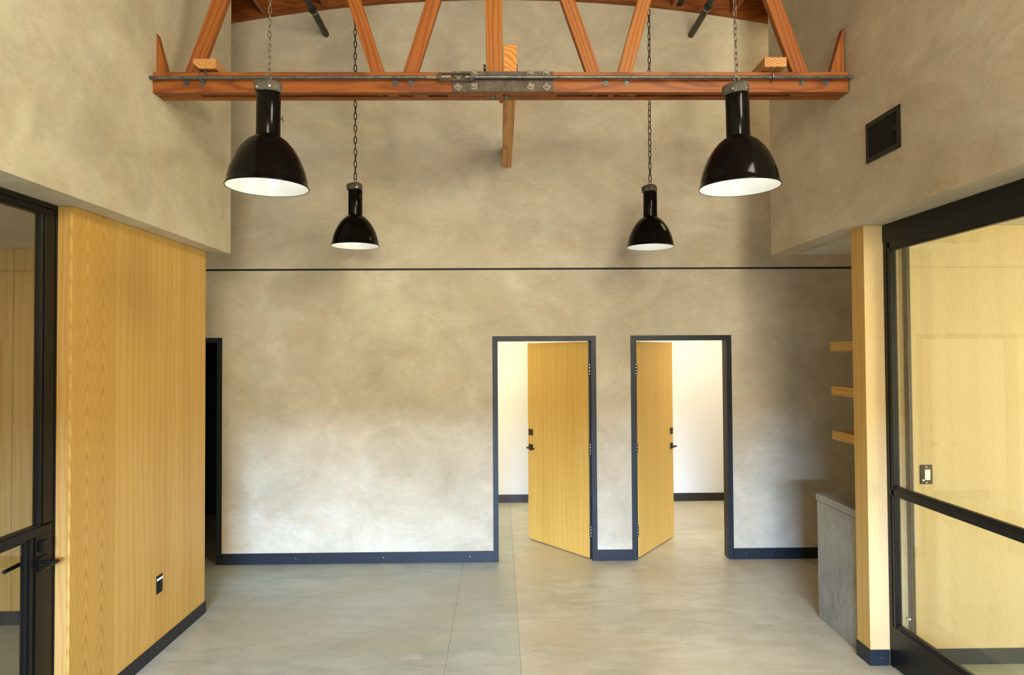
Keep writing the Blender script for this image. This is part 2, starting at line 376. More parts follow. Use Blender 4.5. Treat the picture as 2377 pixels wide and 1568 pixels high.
wall_panels('wall_right', [(6.4, 6.6, -5.6, -1.2, 0, 6.0), (6.4, 6.6, 3.4, 9.4, 0, 6.0), (6.4, 6.6, -1.2, 3.4, 2.7, 6.0), (6.4, 6.6, -1.2, 3.4, 0, 0.3)], M['plaster'], 'outer wall on the far right')
# upper end walls above the office ceilings, closing the passage
wall_panels('wall_passage_left', [(-4.95, -4.8, 5.505, D, 0, 6.0), (-6.4, XL - 0.22, 5.30, 5.505, ZS + 0.2, 6.0)], M['plaster'], 'plaster end wall of the passage on the left')
wall_panels('wall_passage_right', [(4.3, 4.45, 5.645, D, 0, 6.0), (XR + 0.22, 6.4, 5.50, 5.645, ZS + 0.2, 6.0)], M['plaster'], 'plaster end wall of the passage on the right')
# back offices
wall_panels('wall_office_back', [(-1.6, 4.4, 9.13, 9.25, 0, 2.8)], M['office'], 'white office wall seen through the two open doors')
wall_panels('wall_office_divider', [(1.03, 1.13, D + T, 9.13, 0, 2.8), (-1.7, -1.6, D + T, 9.13, 0, 2.8), (4.3, 4.4, D + T, 9.13, 0, 2.8)], M['office'], 'white side and dividing walls of the two back offices')
tag(box('ceiling_office', (-1.7, 4.4, D + T, 9.25, 2.8, 2.9), M['office']), 'white ceiling of the back offices', 'ceiling', kind='structure')
tag(boxes('baseboard_office', [(-1.6, 1.03, 9.115, 9.13, 0, 0.105), (1.13, 4.3, 9.115, 9.13, 0, 0.105)], M['bronze']), 'dark baseboard in the back offices', 'baseboard', kind='structure')
# dark room behind the left doorway
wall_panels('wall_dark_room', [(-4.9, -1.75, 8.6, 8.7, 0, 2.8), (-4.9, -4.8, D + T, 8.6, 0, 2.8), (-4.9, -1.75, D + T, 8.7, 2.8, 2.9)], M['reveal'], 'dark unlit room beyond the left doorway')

# oak end wall on the left
wl = thing('wall_left_oak', (-2.297, 3.70, 0), 'oak veneered partition wall on the left with a black power outlet', 'wall', kind='structure')
box('core', (-2.455, -2.312, 3.715, 5.366, 0, ZS), M['oak'], wl)
box('oak_panel', (-2.312, -2.297, 3.70, 4.1265, 0.0, ZS - 0.002), M['oak_cath'], wl, 0.0008)
box('oak_panel', (-2.312, -2.297, 4.1295, 5.366, 0.0, ZS - 0.002), M['oak'], wl, 0.0008)
box('oak_panel', (-2.455, -2.313, 3.70, 3.715, 0.0, ZS - 0.002), M['oak_return_shaded'], wl, 0.0008)
bb = thing('baseboard_left', (-2.29, 3.72, 0), 'black baseboard along the foot of the left oak wall', 'baseboard', kind='structure')
box('board', (-2.297, -2.288, 3.74, 5.372, 0, 0.088), M['base'], bb, 0.001)
for yy in (4.05, 4.62, 5.30):
    bm = tube(bmesh.new(), (-2.2885, yy, 0.05), (-2.2872, yy, 0.05), 0.004, seg=8); link_mesh('screw', bm, M['chrome'], bb)
# back wall baseboards
bk = thing('baseboard_back', (0, D, 0), 'dark blue-black baseboard along the plaster back wall', 'baseboard', kind='structure')
for (a, b_2) in ((-2.652, -0.074), (0.922, 1.256), (2.234, 4.3)):
    box('board', (a + 0.001, b_2 - 0.001, D - 0.010, D, 0, 0.104), M['frame'], bk, 0.001)
for xx in (-1.95, -1.12, -0.30, 2.35, 2.6):
    link_mesh('screw', tube(bmesh.new(), (xx, D - 0.0113, 0.055), (xx, D - 0.0095, 0.055), 0.0045, seg=8), M['chrome'], bk)

# left office back wall
wo = thing('wall_left_office', (-4.4, 5.175, 0), 'oak panelled office wall seen through the left glass door', 'wall', kind='structure')
box('core', (-6.4, -2.455, 5.19, 5.36, 0, ZS), M['oak_x'], wo)
xsP = [-6.4, -4.87, -3.645, -2.455]
for a, b_2 in zip(xsP, xsP[1:]): box('oak_panel', (a + 0.0015, b_2 - 0.0015, 5.175, 5.19, 0.0, ZS - 0.001), M['oak_x'], wo, 0.0008)
box('board', (-6.4, -2.456, 5.165, 5.175, 0, 0.10), M['base'], wo, 0.001)
# right wing wall and right office wall
wr = thing('wall_right_oak', (2.34, 4.335, 0), 'pale oak wing wall and office wall on the right', 'wall', kind='structure')
box('core', (2.352, 6.4, 4.35, 4.490, 0, ZS), M['oak_x'], wr)
box('oak_panel', (2.338, 2.352, 4.3355, 4.490, 0.0, ZS - 0.001), M['oak'], wr, 0.0008)
box('oak_panel', (2.340, 2.466, 4.335, 4.35, 0.0, ZS - 0.001), M['oak_cathx'], wr, 0.0008)
box('oak_panel', (2.469, 2.545, 4.335, 4.35, 0.0, ZS - 0.001), M['oak_x'], wr, 0.0008)
box('oak_panel', (2.548, 4.2, 4.335, 4.35, 0.0, ZS - 0.001), M['oak_cathx'], wr, 0.0008)
box('oak_panel', (4.203, 6.4, 4.335, 4.35, 0.0, ZS - 0.001), M['oak_cathx'], wr, 0.0008)
br = thing('baseboard_right', (2.34, 4.33, 0), 'black baseboard wrapping the oak wing wall and office wall on the right', 'baseboard', kind='structure')
boxes('board', [(2.330, 2.458, 4.326, 4.335, 0, 0.098), (2.330, 2.338, 4.335, 4.49, 0, 0.098), (2.60, 6.4, 4.326, 4.335, 0, 0.098)], M['frame'], br)
link_mesh('screw', tube(bmesh.new(), (2.405, 4.3248, 0.05), (2.405, 4.3262, 0.05), 0.004, seg=8), M['chrome'], br)
wall_panels('wall_kitchen', [(2.862, 2.98, 4.49, 5.30, 0, ZS)], M['plaster'], 'plaster wall behind the concrete counter')

# ------------------------------------------------------------------ roof: curved ledger, joists and planks
def arch(x): return 5.425 - 0.0345 * (x - 0.05) ** 2
rf = thing('ceiling', (0, 0, 0), 'arched timber roof of dark orange planks on joists', 'ceiling', kind='structure')
def arch_strip(name, x0, x1, y0, y1, dz0, dz1, mat, parent, n=22):
    bm = bmesh.new(); prev = None
    for i in range(n + 1):
        x = x0 + (x1 - x0) * i / n; z = arch(x)
        q = [bm.verts.new((x, y0, z + dz0)), bm.verts.new((x, y1, z + dz0)), bm.verts.new((x, y1, z + dz1)), bm.verts.new((x, y0, z + dz1))]
        if prev:
            for k in range(4): bm.faces.new((prev[k], prev[(k + 1) % 4], q[(k + 1) % 4], q[k]))
        else: bm.faces.new(q)
        prev = q
    bm.faces.new(prev[::-1])
    return link_mesh(name, bm, mat, parent)
arch_strip('ledger', -4.7, 4.2, D - 0.055, D - 0.001, 0.0, 0.185, M['fir_x'], rf)
y = D - 0.002; k = 0; first = None
while y > -5.6:
    if first is None:
        bm_o = arch_strip('roof_plank', -6.3, 6.3, y - 0.143, y - 0.003, 0.187, 0.212, M['plank'], rf, 26); first = bm_o; y00 = y
    else:
        c = first.copy(); COL.objects.link(c); c.location = (random.uniform(-.03, .03), y - y00, random.uniform(-.0015, .0015))
    y -= 0.146
tag(boxes('ceiling_deck', [(-6.6, 6.6, -5.8, D + T, 5.95, 6.05)], M['reveal']), 'roof deck closing the hall above the timber roof', 'ceiling', kind='structure')
for xj in (-4.05, -3.45, -2.84, -2.235, -1.66, -1.09, -0.50, 0.0, 0.467, 1.07, 1.695, 2.262, 2.87, 3.5, 4.1):
    z = arch(xj)
    box('joist', (xj - 0.021, xj + 0.021, -5.55, D - 0.056, z + 0.004, z + 0.186), M['fir_y'], rf)

# ------------------------------------------------------------------ roof truss
tr = thing('roof_truss', (0.05, 4.30, 3.651), 'orange timber roof truss with steel tie rod and splice plate across the hall', 'truss', rot=(0, -0.0075, 0.0153))
TO = Vector((0.05, 4.30, 3.651))
HX = 2.21; CH = 0.131; TY = 0.140
# bottom chord: two planks and packing blocks between them (local coordinates)
box('chord_plank', (-HX, HX, 0.0, 0.044, 0, CH), M['fir_x'], tr, 0.002, local=True)
box('chord_plank', (-HX, HX, TY - 0.044, TY, 0, CH), M['fir_x'], tr, 0.002, local=True)
for (a, b_2) in ((-HX, -1.94), (-0.76, -0.69), (-0.60, -0.50), (-0.38, 0.33), (0.66, 0.70), (0.78, 0.84), (1.86, HX)):
    box('packing_block', (a, b_2, 0.0445, TY - 0.0445, 0.004, CH - 0.004), M['fir_x'], tr, 0.001, local=True)
# web members between chord and top chord; each is a mesh with its grain along its own length
def topz(x): return arch(x + 0.05) - 3.651 - 0.13
def member(name, xb, zb, xt, zt, wdt, mat, y0=0.046, y1=0.094, lab=None, cut=None):
    a = Vector((xb, (y0 + y1) / 2, zb)); b = Vector((xt, (y0 + y1) / 2, zt)); ln = (b - a).length
    bm = bx(bmesh.new(), -wdt / 2, wdt / 2, -(y1 - y0) / 2, (y1 - y0) / 2, 0, ln, 0.002)
    o = link_mesh(name, bm, mat, tr, local=True); o.location = a
    o.rotation_euler = (0, math.atan2(b.x - a.x, b.z - a.z), 0)
    return o
def web(xb, xt, mat, wdt=0.088):
    """axis through (xb, z .135) and (xt, z .60) extended down into the chord and up to the top chord"""
    sl = (xt - xb) / 0.462; zb = 0.02
    z = 0.6
    for _ in range(8): z = topz(xb + (z - 0.152) * sl)
    member('web_member', xb - (0.152 - zb) * sl - 0.05, zb, xb + (z - 0.152) * sl - 0.05, z, wdt, mat)
# measured on the web plane: (x at chord top, x at 0.46 m above it)
web(-1.932, -1.7635, M['fir_z'], 0.092)
web(-0.7715, -0.915, M['fir_z'], 0.084)
web(-0.561, -0.412, M['fir_z'], 0.090)
web(0.6115, 0.457, M['fir_light'], 0.088)
web(0.8175, 0.9525, M['fir_light'], 0.088)
web(1.967, 1.806, M['fir_z'], 0.097)
member('king_post', -0.074, 0.0, -0.072, topz(0), 0.106, M['fir_light'])
# outer braces running into the side walls
def tri(name, pts, mat):
    bm = bmesh.new(); A = [bm.verts.new((x, 0.046, z)) for x, z in pts]; B = [bm.verts.new((x, 0.094, z)) for x, z in pts]
    bm.faces.new(A); bm.faces.new(B[::-1]); n = len(pts)
    for i in range(n): bm.faces.new((A[i], B[i], B[(i + 1) % n], A[(i + 1) % n]))
    return link_mesh(name, bm, mat, tr, local=True)
tri('end_brace', [(-2.207, 0.02), (-2.11, 0.02), (-2.207, 0.40)], M['fir_z'])
tri('end_brace', [(2.207, 0.02), (2.207, 0.44), (2.075, 0.02)], M['fir_z'])
# top chord
bm = bmesh.new(); prev = None
for i in range(25):
    x = -2.2 + 4.4 * i / 24; z = arch(x + 0.05) - 3.651
    q = [bm.verts.new((x, 0, z - 0.13)), bm.verts.new((x, TY, z - 0.13)), bm.verts.new((x, TY, z - 0.004)), bm.verts.new((x, 0, z - 0.004))]
    if prev:
        for k in range(4): bm.faces.new((prev[k], prev[(k + 1) % 4], q[(k + 1) % 4], q[k]))
    else: bm.faces.new(q)
    prev = q
bm.faces.new(prev[::-1]); link_mesh('top_chord', bm, M['fir_x'], tr, local=True)
# splice plate with its eight square washers and bolts
pl = box('splice_plate', (-0.343, 0.297, -0.010, 0.0, 0.0, 0.131), M['steel'], tr, 0.0015, local=True)
tag(pl, 'dark steel splice plate')
def washer_bolt(x, z, ang, s=0.021):
    bm = bmesh.new(); bx(bm, -s, s, -0.016, -0.010, -s, s, 0.001)
    o = link_mesh('washer', bm, M['bolt'], pl, local=True); o.location = (x, 0, z); o.rotation_euler = (0, ang, 0)
    bm = tube(bmesh.new(), (x, -0.0155, z), (x, -0.028, z), 0.0125, 0.011, seg=10)
    link_mesh('bolt', bm, M['bolt'], pl, local=True)
for x, z, an in ((-0.304, 0.104, .78), (-0.204, 0.114, 0.02), (0.151, 0.114, .08), (0.252, 0.116, .12),
                 (-0.306, 0.030, .74), (-0.204, 0.033, 0.03), (0.154, 0.032, .38), (0.255, 0.030, .70)):
    washer_bolt(x, z, an)
# round bolts along the chord and below the splice
for x in (-2.0, -1.90, -0.70, -0.60, 0.63, 0.765, 1.90, 2.06):
    bm = tube(bmesh.new(), (x, 0.0, 0.062), (x, -0.005, 0.062), 0.020, seg=14); tube(bm, (x, -0.005, 0.062), (x, -0.014, 0.062), 0.010, seg=8)
    link_mesh('round_bolt', bm, M['rod'], tr, local=True)
for x in (-0.085, 0.0):
    bm = tube(bmesh.new(), (x, 0.07, 0.0), (x, 0.07, -0.005), 0.024, seg=14); tube(bm, (x, 0.07, -0.005), (x, 0.07, -0.017), 0.013, seg=6)
    link_mesh('round_bolt', bm, M['rod'], tr, local=True)
for x in (-0.144, 0.075):
    bm = tube(bmesh.new(), (x, 0.07, 0.185), (x + (0.013 if x < 0 else -0.013), 0.07, 0.185), 0.022, seg=12)
    link_mesh('round_bolt', bm, M['black'], tr, local=True)
# tie rod with turnbuckle and hooks
ZR = 0.082; YR = -0.040
bm = tube(bmesh.new(), (-2.235, YR, ZR - 0.004), (-0.40, YR, ZR), 0.0105, seg=12); tube(bm, (-0.20, YR, ZR), (2.235, YR, ZR - 0.002), 0.0105, seg=12)
tag(link_mesh('tie_rod', bm, M['rod'], tr, smooth=False, local=True), 'long grey steel tie rod')
for a, b_2, rr_ in ((-0.50, -0.35, 0.0118), (-0.26, -0.13, 0.0100)):
    link_mesh('rod_thread', tube(bmesh.new(), (a, YR, ZR), (b_2, YR, ZR), rr_, seg=10), M['bolt'], tr, local=True)
bm = bmesh.new()
for s in (-1, 1): bx(bm, -0.425, -0.21, YR - 0.010, YR + 0.010, ZR + s * 0.0215 - 0.0035, ZR + s * 0.0215 + 0.0035, 0.002)
for a, b_2 in ((-0.437, -0.408), (-0.228, -0.200)): bx(bm, a, b_2, YR - 0.016, YR + 0.016, ZR - 0.018, ZR + 0.018, 0.003)
tag(link_mesh('turnbuckle', bm, M['cast'], tr, local=True), 'open steel turnbuckle')
for x in (-1.893, 1.70):
    pts = [(x + 0.012, -0.004, ZR + 0.055), (x + 0.012, -0.012, ZR + 0.01), (x + 0.004, YR + 0.016, ZR - 0.016), (x, YR, ZR - 0.022),
           (x - 0.004, YR - 0.016, ZR - 0.010), (x - 0.008, YR - 0.017, ZR + 0.012), (x - 0.011, YR - 0.012, ZR + 0.028)]
    link_mesh('rod_hook', path_tube(bmesh.new(), pts, 0.0048, 7), M['rod'], tr, local=True)

# lengthwise beam resting on the chord and running into the back wall
be = thing('ceiling_beam', (0.075, 5.4, 3.783), 'orange timber beam running from the truss centre into the back wall', 'beam')
o = box('beam_timber', (0.032, 0.118, 4.335, D, 3.786, 3.975), M['fir_light'], be, 0.002)
o.data.materials.clear(); o.data.materials.append(wood('fir_beam', (0.66, 0.32, 0.07), (0.56, 0.235, 0.04), (0.36, 0.12, 0.018), axis='Y', across='Z', freq=3.0, contrast=1.0, coat=0.2))
bt = bmesh.new(); bx(bt, 0.004, 0.031, 4.45, 4.50, 3.655, 3.785); link_mesh('cleat', bt, M['fir_z'], be)
# short blocks lying on the chord near its ends
def block(x0, x1, z0, label, ch):
    t = thing('timber_block', ((x0 + x1) / 2, 4.46, z0), label, 'timber block', 'short pale blocks on the truss chord')
    bm = bmesh.new(); h = 0.062
    pts = [(x0 + ch, z0), (x1, z0), (x1, z0 + h), (x0, z0 + h), (x0, z0 + ch * .9)]
    if x0 > 0: pts = [(x0, z0), (x1 - ch * .3, z0), (x1, z0 + ch * .4), (x1, z0 + h), (x0, z0 + h)]
    A = [bm.verts.new((x, 4.255, z)) for x, z in pts]; B = [bm.verts.new((x, 4.70, z)) for x, z in pts]
    bm.faces.new(A); bm.faces.new(B[::-1])
    for i in range(len(pts)): bm.faces.new((A[i], B[i], B[(i + 1) % len(pts)], A[(i + 1) % len(pts)]))
    link_mesh('block_timber', bm, M['fir_pale'], t)
block(-1.905, -1.765, 3.782, 'pale timber block lying on the truss chord beside the left wall', 0.035)
block(1.685, 1.825, 3.798, 'pale timber block lying on the truss chord beside the right wall', 0.02)

# black pipes under the roof
def pipe(x, z, ycoup, label, dx=0):
    t = thing('black_pipe', (x, D, z), label, 'pipe', 'black pipes under the roof')
    bm = tube(bmesh.new(), (x, D + 0.02, z), (x, -3.0, z), 0.030, seg=20); link_mesh('pipe_tube', bm, M['pipe'], t, True)
    bm = tube(bmesh.new(), (x, ycoup - 0.02, z), (x, ycoup + 0.02, z), 0.037, seg=20); link_mesh('pipe_coupling', bm, M['pipe'], t, False)
    bm = tube(bmesh.new(), (x, ycoup + 0.02, z), (x, ycoup + 0.027, z), 0.0385, seg=20); link_mesh('pipe_clamp', bm, M['chrome'], t, False)
    bm = tube(bmesh.new(), (x, ycoup, z + 0.03), (x, ycoup, arch(x) + 0.19), 0.005, seg=6); link_mesh('hanger_rod', bm, M['chain'], t)
pipe(-1.665, 5.085, 6.09, 'black pipe under the roof left of the centre, entering the back wall')
pipe(1.878, 5.085, 6.01, 'black pipe under the roof right of the centre, entering the back wall')
cdct = thing('black_conduit', (1.72, 6.0, 5.3), 'pair of black conduits either side of a roof joist on the right', 'conduit')
for a, b_2, yb in ((1.640, 1.672, 6.30), (1.722, 1.775, D - 0.056)):
    box('conduit_duct', (a, b_2, 2.0, yb, arch(1.72) + 0.012, arch(1.72) + 0.10), M['black'], cdct, 0.003)

# ------------------------------------------------------------------ pendants
link_me = bpy.data.meshes.new('chain_link')
bm = bmesh.new(); pts = []
for i in range(12):
    a = 2 * PI * i / 12; pts.append((0.0065 * math.cos(a), 0, 0.0135 * math.sin(a) + (0.0055 if math.sin(a) > 0 else -0.0055)))
path_tube(bm, pts, 0.0024, 5, True); bm.to_mesh(link_me); bm.free(); link_me.materials.append(M['chain'])
for p in link_me.polygons: p.use_smooth = True
prof = [(.0, .262), (.050, .262), (.060, .256), (.068, .249), (.100, .226), (.130, .190), (.153, .152), (.171, .112), (.184, .072), (.192, .034), (.196, .010), (.2005, .004), (.2015, .0), (.2005, -.003), (.1965, -.001)]
inner = [(.1965, -.001), (.1925, .010), (.188, .034), (.180, .072), (.167, .112), (.149, .150), (.126, .187), (.097, .221), (.060, .245), (.0, .250)]
M['chain_dark'] = cast('dark_chain_steel', (0.02, 0.017, 0.012), (0.05, 0.042, 0.03), 0.4, 0.6)
link_me2 = link_me.copy(); link_me2.name = 'dark_chain_link'; link_me2.materials.clear(); link_me2.materials.append(M['chain_dark'])
def lamp(x, y_, z, top, label, cap_rot, nut=False, lean=(0, 0), twist=0.0, big=False):
    t = thing('pendant_lamp', (x, y_, z), label, 'lamp', 'black industrial dome pendants', rot=(lean[0], lean[1], 0))
    bm = bmesh.new(); lathe(bm, prof, 56); sh = link_mesh('shade', bm, M['enamel'], t, True, local=True)
    bm = bmesh.new(); lathe(bm, inner, 56); tag(link_mesh('shade_lining', bm, M['enamel_white'], t, True, local=True), 'white enamel inside of the shade')
    bm = bmesh.new(); lathe(bm, [(.0565, .245), (.0585, .252), (.0585, .462), (.0565, .470), (.050, .474), (.0, .474)], 40); link_mesh('neck', bm, M['enamel'], t, True, local=True)
    lob = lambda a, zz: 0.97 + 0.27 * abs(math.cos(1.5 * (a + cap_rot))) ** 5 * (1 if .476 < zz < .522 else (.75 if zz < .53 else 0))
    bm = bmesh.new(); lathe(bm, [(.0, .472), (.050, .472), (.056, .470), (.0595, .474), (.0600, .505), (.057, .518), (.050, .526), (.030, .531), (.012, .532), (.010, .540), (.0, .541)], 72, lob)
    tag(link_mesh('cap', bm, M['cast'], t, True, local=True), 'grey cast metal cap')
    bm = bmesh.new(); path_tube(bm, [(.013 * math.cos(2 * PI * i / 14), 0, .553 + .015 * math.sin(2 * PI * i / 14)) for i in range(14)], .0032, 6, True)
    link_mesh('ring', bm, M['chain'], t, True, local=True)
    for a in (-2.2, -1.2):
        bm = tube(bmesh.new(), (.056 * math.cos(a), .056 * math.sin(a), .484), (.072 * math.cos(a), .072 * math.sin(a), .484), .006, seg=8)
        link_mesh('screw', bm, M['chrome'], t, local=True)
    if nut:
        bm = tube(bmesh.new(), (.056, 0, .345), (.072, 0, .345), .003, seg=6)
        for s in (-1, 1): tube(bm, (.066, 0, .345), (.078, 0, .345 + s * .014), .004, .002, seg=6)
        link_mesh('wing_nut', bm, M['chain'], t, local=True)
    bm = bmesh.new(); lathe(bm, [(.0, .12), (.022, .127), (.030, .148), (.026, .172), (.014, .19), (.014, .249)], 20); link_mesh('bulb', bm, M['bulb'], t, True, local=True)
    zc = .590 if big else .578; i = 0
    while z + zc < top:
        c = bpy.data.objects.new('chain_link', link_me2 if big else link_me); c.scale = (1.7, 1.7, 1.62) if big else (1.12, 1.12, 1.0); COL.objects.link(c); c.parent = t
        c.location = (random.uniform(-.001, .001), 0, zc); c.rotation_euler = (random.uniform(-.06, .06), random.uniform(-.05, .05), (i % 2) * PI / 2 + 0.35 + twist * i + random.uniform(-.2, .2))
        zc += 0.0315 * (1.62 if big else 1.0); i += 1
    return t
lamp(-1.153, 3.40, 2.828, 5.56, 'large black dome pendant on a chain, hanging left in front of the truss', 0.3, True, (0, 0.012))
lamp(1.217, 3.42, 2.828, 5.56, 'large black dome pendant on a chain, hanging right in front of the truss', 1.2, False, (0, -0.014))
lamp(-1.213, 5.75, 2.903, 5.56, 'black dome pendant on a dark chain behind the truss, left one near the back wall', 0.9, False, (0, 0.0), big=True)
lamp(1.285, 5.78, 2.890, 5.56, 'black dome pendant on a dark chain behind the truss, right one near the back wall', 1.5, False, (0, 0.004), big=True)
for (x, y_, z) in ((-1.153, 3.40, 2.828), (1.217, 3.42, 2.828), (-1.213, 5.75, 2.903), (1.285, 5.78, 2.89)):
    point('pendant_bulb_light', (x, y_, z + 0.085), 0.28, (1.0, 0.93, 0.82), 0.03)

# ------------------------------------------------------------------ doors in the back wall
def door_frame(parent, x0, x1, ztop):
    """black steel frame: two jambs and a head, face 5 cm wide, wrapping the wall"""
    fw = 0.049; y0 = D - 0.006; y1 = D + T + 0.006
    box('jamb', (x0, x0 + fw, y0, y1, 0, ztop), M['frame'], parent, 0.0012)
    box('jamb', (x1 - fw, x1, y0, y1, 0, ztop), M['frame'], parent, 0.0012)
    box('head', (x0 + fw, x1 - fw, y0, y1, ztop - fw, ztop), M['frame'], parent, 0.0012)
def screws(parent, pts):
    for x, z in pts: link_mesh('screw', tube(bmesh.new(), (x, D - 0.0075, z), (x, D - 0.0055, z), 0.0045, seg=8), M['bronze'], parent)
def lever_set(leaf, side, s, yface, Wd):
    """lock and lever on a leaf in its local frame; leaf runs along +X*s from the hinge"""
    xe = s * (Wd - 0.055)
    r1_ = box('lock_plate', (xe - 0.030, xe + 0.030, yface - 0.012, yface, 1.115, 1.180), M['bronze'], leaf, 0.002, local=True)
    r2_ = box('lever_plate', (xe - 0.030, xe + 0.030, yface - 0.010, yface, 0.955, 1.020), M['bronze'], leaf, 0.002, local=True)
    bm = tube(bmesh.new(), (xe, yface - 0.010, 0.985), (xe, yface - 0.055, 0.985), 0.010, seg=12)
    tube(bm, (xe + s * 0.012, yface - 0.052, 0.985), (xe - s * 0.105, yface - 0.052, 0.985), 0.0095, 0.0085, seg=12)
    link_mesh('lever', bm, M['bronze'], leaf, local=True)
    bm = tube(bmesh.new(), (xe, 0.045, 0.985), (xe, 0.095, 0.985), 0.010, seg=12)
    tube(bm, (xe + s * 0.012, 0.092, 0.985), (xe - s * 0.105, 0.092, 0.985), 0.0095, 0.0085, seg=12)
    link_mesh('lever', bm, M['bronze'], leaf, local=True)
def oak_door(name, x0, x1, hinge_right, label, ang, hx):
    t = thing(name, ((x0 + x1) / 2, D, 0), label, 'door', kind='structure')
    door_frame(t, x0, x1, 2.154)
    screws(t, [(x0 + .024, 2.11), (x1 - .024, 2.11), (x0 + .024, 1.3), (x1 - .024, 1.3), (x1 - .024, .55), (x0 + .024, .55), ((x0 + x1) / 2, 2.13)])
    s = -1 if hinge_right else 1; Wd = 0.915; H = 2.098
    bm = bx(bmesh.new(), min(0, s * Wd), max(0, s * Wd), 0, 0.045, 0.012, H, 0.0012)
    leaf = link_mesh('leaf', bm, M['oak_door'], t, local=True)
    leaf.location = Vector((hx, D + 0.05, 0)) - origin(t); leaf.rotation_euler = (0, 0, s * ang)
    lever_set(leaf, 1, s, 0.0, Wd)
    # hinges on the jamb
    jx = (x1 - 0.049) if hinge_right else (x0 + 0.049)
    for zc in (1.83, 1.06, 0.27):
        bm = tube(bmesh.new(), (hx - s * 0.012, D + 0.040, zc - 0.056), (hx - s * 0.012, D + 0.040, zc + 0.056), 0.0065, seg=10)
        lo, hi = sorted((hx - s * 0.012, jx)); bx(bm, lo, hi, D + 0.040, D + 0.043, zc - 0.05, zc + 0.05)
        hg = link_mesh('hinge', bm, M['bronze'], t)
        bm = bmesh.new()
        for q in (-0.045, -0.015, 0.015, 0.045):
            tube(bm, (hx - s * 0.017, D + 0.034, zc + q), (hx - s * 0.017, D + 0.0305, zc + q), 0.0042, seg=8)
        link_mesh('hinge_screw', bm, M['chrome'], t)
    # dark rebate between leaf and jamb
    lo, hi = sorted((jx - 0.0, jx + s * 0.018)); box('stop', (lo, hi, D + 0.055, D + T, 0.0, 2.105), M['black'], t)
    return t
oak_door('door_2', -0.074, 0.922, True, 'open oak door in a black frame, left of the two, yellow-lit and hinged right', math.atan2(0.732, 0.556), 0.846)
oak_door('door_3', 1.256, 2.234, False, 'open oak door in a black frame, right of the two, hinged left', math.atan2(0.746, 0.525), 1.334)
t = thing('door_1', (-3.1, D, 0), 'black framed doorway to a dark room beside the left oak wall', 'door', kind='structure')
door_frame(t, -3.60, -2.652, 2.154); screws(t, [(-2.676, z) for z in (2.11, 1.6, 1.12, .75)])

# ------------------------------------------------------------------ left steel-framed glass door and glazing
XG = -2.378
def yz_box(lst, x0, x1, y0, y1, z0, z1): lst.append((x0, x1, y0, y1, z0, z1))
gd = thing('door_4', (XG - 0.03, 3.3, 0), 'black steel framed glass door at the left edge with lever handle', 'door', kind='structure')
box('frame_post', (XG - 0.075, XG + 0.004, 3.690, 3.712, 0, 2.800), M['black'], gd, 0.001)
box('frame_head', (XG - 0.075, XG + 0.004, 1.9, 3.690, 2.775, 2.800), M['black'], gd, 0.001)
boxes('top_rail', [(XG - 0.045, XG, 2.66, 3.686, 2.745, 2.773), (XG - 0.038, XG - 0.007, 2.71, 3.60, 2.733, 2.746)], M['black'], gd, 0.0015)
boxes('stile', [(XG - 0.045, XG, 3.607, 3.686, 1.12, 2.745), (XG - 0.038, XG - 0.007, 3.596, 3.608, 1.12, 2.745), (XG - 0.042, XG - 0.003, 3.584, 3.597, 1.12, 2.745)], M['black'], gd, 0.0015)
boxes('mid_rail', [(XG - 0.045, XG, 2.66, 3.686, 1.066, 1.112), (XG - 0.038, XG - 0.007, 2.71, 3.60, 1.111, 1.124), (XG - 0.038, XG - 0.007, 2.71, 3.56, 1.056, 1.067)], M['black'], gd, 0.0015)
boxes('stile', [(XG - 0.045, XG, 3.556, 3.686, 0.02, 1.066), (XG - 0.038, XG - 0.007, 3.53, 3.557, 0.30, 1.066), (XG - 0.042, XG + 0.001, 3.512, 3.532, 0.30, 1.066), (XG - 0.038, XG - 0.007, 3.494, 3.513, 0.30, 1.066)], M['black'], gd, 0.0015)
boxes('stile', [(XG - 0.045, XG, 2.66, 2.71, 0.02, 2.745)], M['black'], gd, 0.0015)
boxes('kick_plate', [(XG - 0.045, XG, 2.71, 3.556, 0.02, 0.30)], M['black'], gd, 0.0015)
box('glass_pane', (XG - 0.026, XG - 0.019, 2.71, 3.59, 1.12, 2.74), M['glass'], gd)
box('glass_pane', (XG - 0.026, XG - 0.019, 2.71, 3.50, 0.30, 1.06), M['glass'], gd)
box('lock', (XG, XG + 0.022, 3.575, 3.630, 0.985, 1.040), M['black'], gd, 0.003)
box('lever_plate', (XG, XG + 0.014, 3.570, 3.640, 0.885, 0.960), M['black'], gd, 0.002)
bm = tube(bmesh.new(), (XG + 0.010, 3.615, 0.925), (XG + 0.062, 3.615, 0.925), 0.011, seg=12)
tube(bm, (XG + 0.060, 3.630, 0.925), (XG + 0.060, 3.500, 0.918), 0.0105, seg=12); link_mesh('lever', bm, M['black'], gd)
bm = tube(bmesh.new(), (XG - 0.045, 3.615, 0.925), (XG - 0.105, 3.615, 0.925), 0.011, seg=12)
tube(bm, (XG - 0.100, 3.628, 0.925), (XG - 0.100, 3.470, 0.918), 0.0105, seg=12); link_mesh('lever', bm, M['black'], gd)
g2 = thing('window_1', (XG - 0.03, 1.2, 0), 'black steel framed glazing of the left office, nearer than the glass door', 'window', kind='structure')
boxes('frame', [(XG - 0.05, XG, 2.60, 2.655, 0, 2.8), (XG - 0.05, XG, -1.0, -0.94, 0, 2.8), (XG - 0.05, XG, 0.8, 0.85, 0, 2.8), (XG - 0.05, XG, -1.0, 2.6, 2.745, 2.774), (XG - 0.05, XG, -1.0, 2.6, 0, 0.12), (XG - 0.05, XG, -0.94, 2.6, 1.066, 1.12)], M['black'], g2, 0.001)
